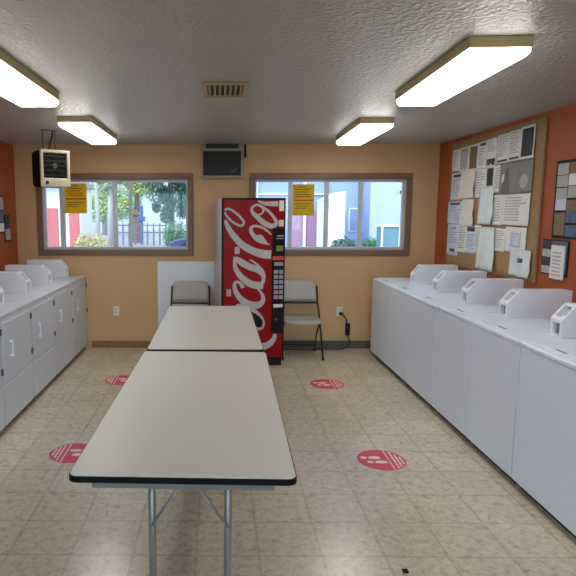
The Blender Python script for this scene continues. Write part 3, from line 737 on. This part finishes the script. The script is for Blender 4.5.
# ---------------------------------------------------------------- floor decals
def make_decal(label, loc, rz):
    t = thing('floor_decal', label, 'floor decal', loc, rz, 'round floor decals')
    P = [(.160*math.cos(2*PI*i/40), .160*math.sin(2*PI*i/40)) for i in range(40)]
    MB().prism(P, lambda a, b, z: (a, b, z), 0, .0012, M['decal_red']).build('disc', t)
    d = MB(); fn = lambda a, b: (a, b, .0016)
    for dx, dy in ((0, .032), (.03, -.036)):
        d.ellipse((-.112+dx, dy), .022, .018, fn, M['decal_white']); d.ellipse((-.04+dx, dy), .042, .023, fn, M['decal_white'])
    d.build('footprints', t)
    d = MB()
    for x, y in ((.045, .145), (.075, .125), (.100, .10), (.125, .065)):
        wd = .008 if x < .05 else .014
        if x < .05: d.box((x, -y, .0011), (x+wd, y, .0017), M['decal_white'])
        else:
            yy = -y; r = random.Random(int(x*1000))
            while yy < y-.02:
                l = r.uniform(.018, .04); d.box((x, yy, .0011), (x+wd, min(yy+l, y), .0017), M['decal_white']); yy += l+.007
    d.build('print', t)
    return t
dc = make_decal('round red footprint decal on the floor beside the right washers, nearer the viewer', (1.10, 3.64, 0), 0)
dup(dc, (1.06, 5.34, 0), 0, 'round red footprint decal on the floor before the chair on the right, farther away', 'round floor decals')
dup(dc, (-1.0, 3.73, 0), PI, 'round red footprint decal half hidden by the near table, left side', 'round floor decals')
dup(dc, (-.96, 5.45, 0), PI, 'round red footprint decal half hidden by the far table, left side', 'round floor decals')
o = MB(); o.box((.855, 2.425, 0), (.882, 2.452, .010), M['toe'], .004); tag(recenter(o.build('debris_bit')), 'small dark bit of debris on the floor at the bottom right', 'debris')

# ---------------------------------------------------------------- outdoors
struct(MB().box((-60, YB+.16, -.12), (60, 90, -.02), M['concrete']).build('ground'))
struct(MB().box((-40, -40, -.12), (40, YF-.16, -.02), M['concrete']).build('ground_front'))
G = -.02
def X(u, Y): return (u-218)*Y/567.6
def Z(v, Y): return 1.65-(v-213)*Y/567.6
# left neighbour
t = thing('neighbour_building', 'white outbuilding with red panels seen through the left window', 'building', (X(55, 15), 15, G))
b = MB(); b.box((X(20, 15), 15, G), (X(81, 15), 16.4, 2.3), M['stucco']); b.build('wall', t, world=True)
b = MB(); b.prism([(X(16, 15), 2.3), (X(50, 15), 3.1), (X(84, 15), 2.3)], lambda a, z, y: (a, y, z), 14.7, 16.7, M['roof']); b.build('roof', t, world=True)
for u0, u1, v0 in ((46, 59, 209), (70, 80, 214)):
    MB().box((X(u0, 15), 14.95, G), (X(u1, 15), 15, Z(v0, 15)), M['brick_red'], .01).build('panel', t, world=True)
# right neighbour: long sided house
t = thing('neighbour_house', 'pale blue sided house with pink panels seen through the right window', 'building', (X(330, 15), 15, G))
MB().box((X(246, 15), 15, G), (X(362, 15), 19, 5.0), M['sided']).build('wall', t, world=True)
MB().box((X(362, 15), 14.4, G), (X(440, 15), 19, 5.2), M['sided2']).build('wall', t, world=True)
MB().prism([(X(240, 15), 5.0), (X(345, 15), 7.0), (X(446, 15), 5.0)], lambda a, z, y: (a, y, z), 14.2, 19.4, M['roof']).build('roof', t, world=True)
for u0, u1, v0, m in ((291, 302, 215, 'pink_panel'), (305, 322, 212, 'pink_panel')):
    MB().box((X(u0, 15), 14.95, G), (X(u1, 15), 15, Z(v0, 15)), M[m], .01).build('panel', t, world=True)
for u0, u1 in ((254, 257), (302, 304.6), (322, 325)):
    MB().box((X(u0, 15), 14.9, G), (X(u1, 15), 15, 5.0), M['trim_white']).build('trim_post', t, world=True)
MB().box((X(257, 15), 14.93, Z(196, 15)), (X(325, 15), 15, Z(194.5, 15)), M['trim_white']).build('belt_trim', t, world=True)
w = MB().box((X(347, 15), 14.94, Z(232, 15)), (X(357, 15), 15, Z(209, 15)), M['trim_white'], .01).build('window', t, world=True)
MB().box((X(348, 15), 14.92, Z(231, 15)), (X(356, 15), 14.94, Z(210, 15)), M['house_glass']).build('pane', w, world=True)
w = MB().box((X(396, 15), 14.34, Z(221, 15)), (X(402, 15), 14.4, Z(208, 15)), M['trim_white'], .01).build('window', t, world=True)
MB().box((X(396.6, 15), 14.31, Z(220, 15)), (X(401.4, 15), 14.34, Z(209, 15)), M['house_glass']).build('pane', w, world=True)
MB().box((X(398, 14.3), 14.2, Z(194.5, 14.3)), (X(400.5, 14.3), 14.4, Z(192, 14.3)), M['dark'], .01).build('wall_lamp', t, world=True)
# white lean-to
t = thing('lean_to_shed', 'bright white lean-to wall with sloped top behind the right window', 'shed', (X(335, 13), 13, G))
MB().prism([(X(328, 13), G), (X(328, 13), Z(201, 13)), (X(343.5, 13), Z(193.5, 13)), (X(343.5, 13), G)], lambda a, z, y: (a, y, z), 13, 14.6, M['stucco']).build('wall', t, world=True)
MB().prism([(X(327.5, 13), Z(201, 13)), (X(327.5, 13), Z(200, 13)), (X(344, 13), Z(192.3, 13)), (X(344, 13), Z(193.3, 13))], lambda a, z, y: (a, y, z), 12.95, 14.65, M['trim_white']).build('roof', t, world=True)
# cabinet
t = thing('utility_cabinet', 'teal utility cabinet with pale top outside the right window', 'utility cabinet', (X(389, 11), 11, G))
MB().box((X(381, 11), 11, G), (X(397.5, 11), 11.4, Z(227.5, 11)), M['cab_green'], .01).build('body', t, world=True)
MB().box((X(379.5, 11), 10.96, Z(227.5, 11)), (X(399, 11), 11.44, Z(225.5, 11)), M['trim_white'], .008).build('top', t, world=True)
for u in (380.6, 398): MB().box((X(u, 11)-.015, 10.97, G), (X(u, 11)+.015, 11.0, Z(227.5, 11)), M['trim_white']).build('post', t, world=True)

def leaves(mb, c, r, n, s, m, rnd, hollow=.35):
    for _ in range(n):
        while True:
            v = Vector((rnd.uniform(-1, 1), rnd.uniform(-1, 1), rnd.uniform(-1, 1)))
            if hollow < v.length < 1: break
        p = Vector((c[0]+v.x*r[0], c[1]+v.y*r[1], c[2]+v.z*r[2]))
        a = Vector((rnd.gauss(0, 1), rnd.gauss(0, 1), rnd.gauss(0, 1))).normalized(); b_ = a.orthogonal().normalized(); d = a.cross(b_)
        q = s*.55*rnd.uniform(.6, 1.4)
        mb.face([p+b_*q, p+d*q*.6, p-b_*q, p-d*q*.6], m)
def tree(label, u, Y, hz, crown, m, trunk_r, bark, n, s, seed, trunk=True):
    x = X(u, Y); t = thing('tree', label, 'tree', (x, Y, G), 0, 'trees outside'); rnd = random.Random(seed)
    tr = MB(); top = hz
    tr.tube([(0, 0, 0), (.05, 0, top*.35), (-.04, .05, top*.7), (.02, 0, top)], [trunk_r, trunk_r*.85, trunk_r*.6, trunk_r*.3], bark, 10)
    for k in range(5):
        a = k*1.3; z = top*(.45+.1*k); tr.tube([(0, 0, z), (math.cos(a)*top*.12, math.sin(a)*top*.12, z+top*.12), (math.cos(a)*top*.25, math.sin(a)*top*.25, z+top*.2)], [trunk_r*.4, trunk_r*.3, trunk_r*.12], bark, 7)
    tr.build('trunk', t)
    cr = MB()
    for (dx, dz, rx, rz) in crown:
        for q in range(9):
            a = rnd.uniform(0, 2*PI); e = rnd.uniform(.3, .75); k = rnd.uniform(.3, .55)
            leaves(cr, (dx+rx*e*math.cos(a), rnd.uniform(-.4, .4)*rx, dz+rz*e*math.sin(a)), (rx*k, rx*k, rz*k), n//4, s, m, rnd, .1)
    cr.build('crown', t)
    return t
tree('slim tree with pale trunk nearest the left neighbour building', 97, 20, 5.0, [(0, 4.6, 1.3, 1.2), (.6, 3.7, .7, .5)], M['leaf_light'], .09, M['bark'], 700, .10, 1)
tree('pale trunked tree with light leaves in the middle of the left window', 110, 23.5, 5.5, [(0, 4.4, 1.6, 1.5), (-.2, 2.9, .5, .5)], M['leaf_light'], .13, M['bark'], 800, .11, 2)
tree('far yellow green tree at the centre right of the left window', 137, 36, 6.5, [(-.8, 3.6, 1.9, 1.5), (.5, 4.3, 1.6, 1.6), (-1.6, 2.4, 1.3, .9)], M['leaf_yellow'], .18, M['bark_dark'], 1300, .15, 3)
tree('dense dark green tree filling the right end of the left window', 171, 27, 5.5, [(0, 3.2, 1.35, 1.6), (.8, 2.4, .9, 1.2), (-.3, 2.0, .6, .8), (.3, 4.4, 1.0, 1.0)], M['leaf_dark'], .16, M['bark_dark'], 1500, .12, 4)
tree('big pale far tree behind the slim trees of the left window', 105, 42, 7.5, [(-1.5, 4.2, 2.6, 2.8), (1.6, 3.6, 2.0, 2.4), (0, 2.2, 2.2, 1.2)], M['leaf_light'], .2, M['bark'], 1300, .2, 5)
def shrub(label, u0, u1, v0, Y, m, seed, n=900, s=.06):
    xc = (X(u0, Y)+X(u1, Y))/2; w = (X(u1, Y)-X(u0, Y))/2; h = Z(v0, Y)-G
    t = thing('shrub', label, 'shrub', (xc, Y, G), 0, 'shrubs outside'); rnd = random.Random(seed)
    st = MB()
    for k in range(5): a = k*1.26; st.tube([(.03*math.cos(a), .03*math.sin(a), 0), (.4*w*math.cos(a), .3*w*math.sin(a), h*.6)], [.015, .008], M['bark_dark'], 6)
    st.build('stem', t)
    f = MB()
    for k in (-.5, 0, .5): leaves(f, (k*w, 0, h*.52), (w*.55, min(w*.7, .5), h*.48*(1-.12*abs(k))), n, s, m, rnd, .2)
    f.build('foliage', t)
shrub('low orange and green shrub in front of the left neighbour building', 74, 109, 232, 13.5, M['leaf_orange'], 11)
shrub('clipped green shrub below the dark tree in the left window', 163, 187, 221, 24.6, M['leaf_mid'], 12)
shrub('bluish green shrub in front of the white lean-to', 329, 360, 236.5, 12, M['leaf_dark'], 13)
shrub('bright green shrub left of the teal utility cabinet', 361, 380, 236, 12.3, M['leaf_mid'], 14)
# car beyond the left window
Yc = 21.5; t = thing('car', 'dark blue car parked at the right end of the left window', 'car', (X(186, Yc), Yc, G))
xc = X(170, Yc)
side = [(0, .28), (.02, .55), (.30, .66), (.75, .72), (1.25, 1.12), (2.4, 1.14), (3.05, .78), (3.75, .70), (3.85, .30)]
MB().prism(side, lambda a, z, y: (xc+a, y, z), Yc-.8, Yc+.8, M['car_blue'], .04).build('body', t, world=True)
MB().prism([(.92, .76), (1.30, 1.07), (2.36, 1.09), (2.85, .78)], lambda a, z, y: (xc+a, y, z), Yc-.812, Yc-.79, M['house_glass']).build('side_window', t, world=True)
for dx in (.75, 3.05):
    for yy in (Yc-.83, Yc+.65):
        MB().tube([(xc+dx, yy, G+.31), (xc+dx, yy+.18, G+.31)], .31, M['tyre'], 20).build('wheel', t, world=True)
# playground bits
Yp = 30; o = thing('play_post', 'tall blue post outdoors, middle of the left window', 'post', (X(142, Yp), Yp, G))
MB().box((X(140.3, Yp), Yp, G), (X(143.2, Yp), Yp+.15, Z(207, Yp)), M['blue_post'], .02).build('post', o, world=True)
MB().box((X(138.5, Yp), Yp-.05, Z(222, Yp)), (X(145.5, Yp), Yp+.2, Z(217, Yp)), M['blue_post'], .03).build('crosspiece', o, world=True)
o = thing('play_hut', 'small brown wooden hut outdoors beside the blue post', 'hut', (X(136, Yp+1), Yp+1, G))
MB().box((X(132.5, 31), 31, G), (X(139, 31), 31.6, Z(216, 31)), M['brown_wood'], .01).build('wall', o, world=True)
MB().prism([(X(131.5, 31), Z(216, 31)), (X(135.7, 31), Z(210.5, 31)), (X(140, 31), Z(216, 31))], lambda a, z, y: (a, y, z), 30.9, 31.7, M['brown_wood']).build('roof', o, world=True)
Yf = 29; o = thing('railing', 'low grey railing crossing the yard in the left window', 'railing', (X(135, Yf), Yf, G))
for v in (226, 233): MB().box((X(117, Yf), Yf, Z(v, Yf)-.03), (X(166, Yf), Yf+.05, Z(v, Yf)+.03), M['rail']).build('rail', o, world=True)
for k in range(9):
    u = 117+k*49/8; MB().box((X(u, Yf)-.04, Yf-.01, G), (X(u, Yf)+.04, Yf+.06, Z(224, Yf)), M['rail']).build('post', o, world=True)

# ---------------------------------------------------------------- light
w = bpy.data.worlds.new('sky'); scene.world = w; w.use_nodes = True; nt = w.node_tree
bg = nt.nodes['Background']; tc = nt.nodes.new('ShaderNodeTexCoord'); sx = nt.nodes.new('ShaderNodeSeparateXYZ')
nt.links.new(tc.outputs['Generated'], sx.inputs[0])
mr = nt.nodes.new('ShaderNodeMapRange'); mr.inputs['From Min'].default_value = -1; mr.inputs['From Max'].default_value = 1
mr.inputs['To Min'].default_value = 3.8; mr.inputs['To Max'].default_value = .8          # the sky is brighter on the sun's side
nt.links.new(sx.outputs['Y'], mr.inputs['Value']); nt.links.new(mr.outputs[0], bg.inputs['Strength'])
bg.inputs['Color'].default_value = (.68, .84, 1, 1)
sl = bpy.data.lights.new('sun', 'SUN'); sl.energy = 1.0; sl.angle = .02; sl.color = (1, .95, .86)
so = bpy.data.objects.new('sun', sl); COL.objects.link(so)
so.rotation_euler = Vector((.55, .62, -.62)).to_track_quat('-Z', 'Y').to_euler()

# ---------------------------------------------------------------- camera
cd = bpy.data.cameras.new('camera'); cam = bpy.data.objects.new('camera', cd); COL.objects.link(cam)
cd.sensor_fit = 'HORIZONTAL'; cd.sensor_width = 36; cd.lens = 567.58/576*36
cd.shift_x = (288-211.85)/576; cd.clip_start = .05; cd.clip_end = 300
cam.location = (0, 0, 1.65); cam.rotation_euler = (PI/2-.1328, 0, .0109)
scene.camera = cam
scene.view_settings.view_transform = 'Standard'; scene.view_settings.look = 'None'
scene.view_settings.gamma = 1; scene.view_settings.use_curve_mapping = False
scene.view_settings.exposure = .6
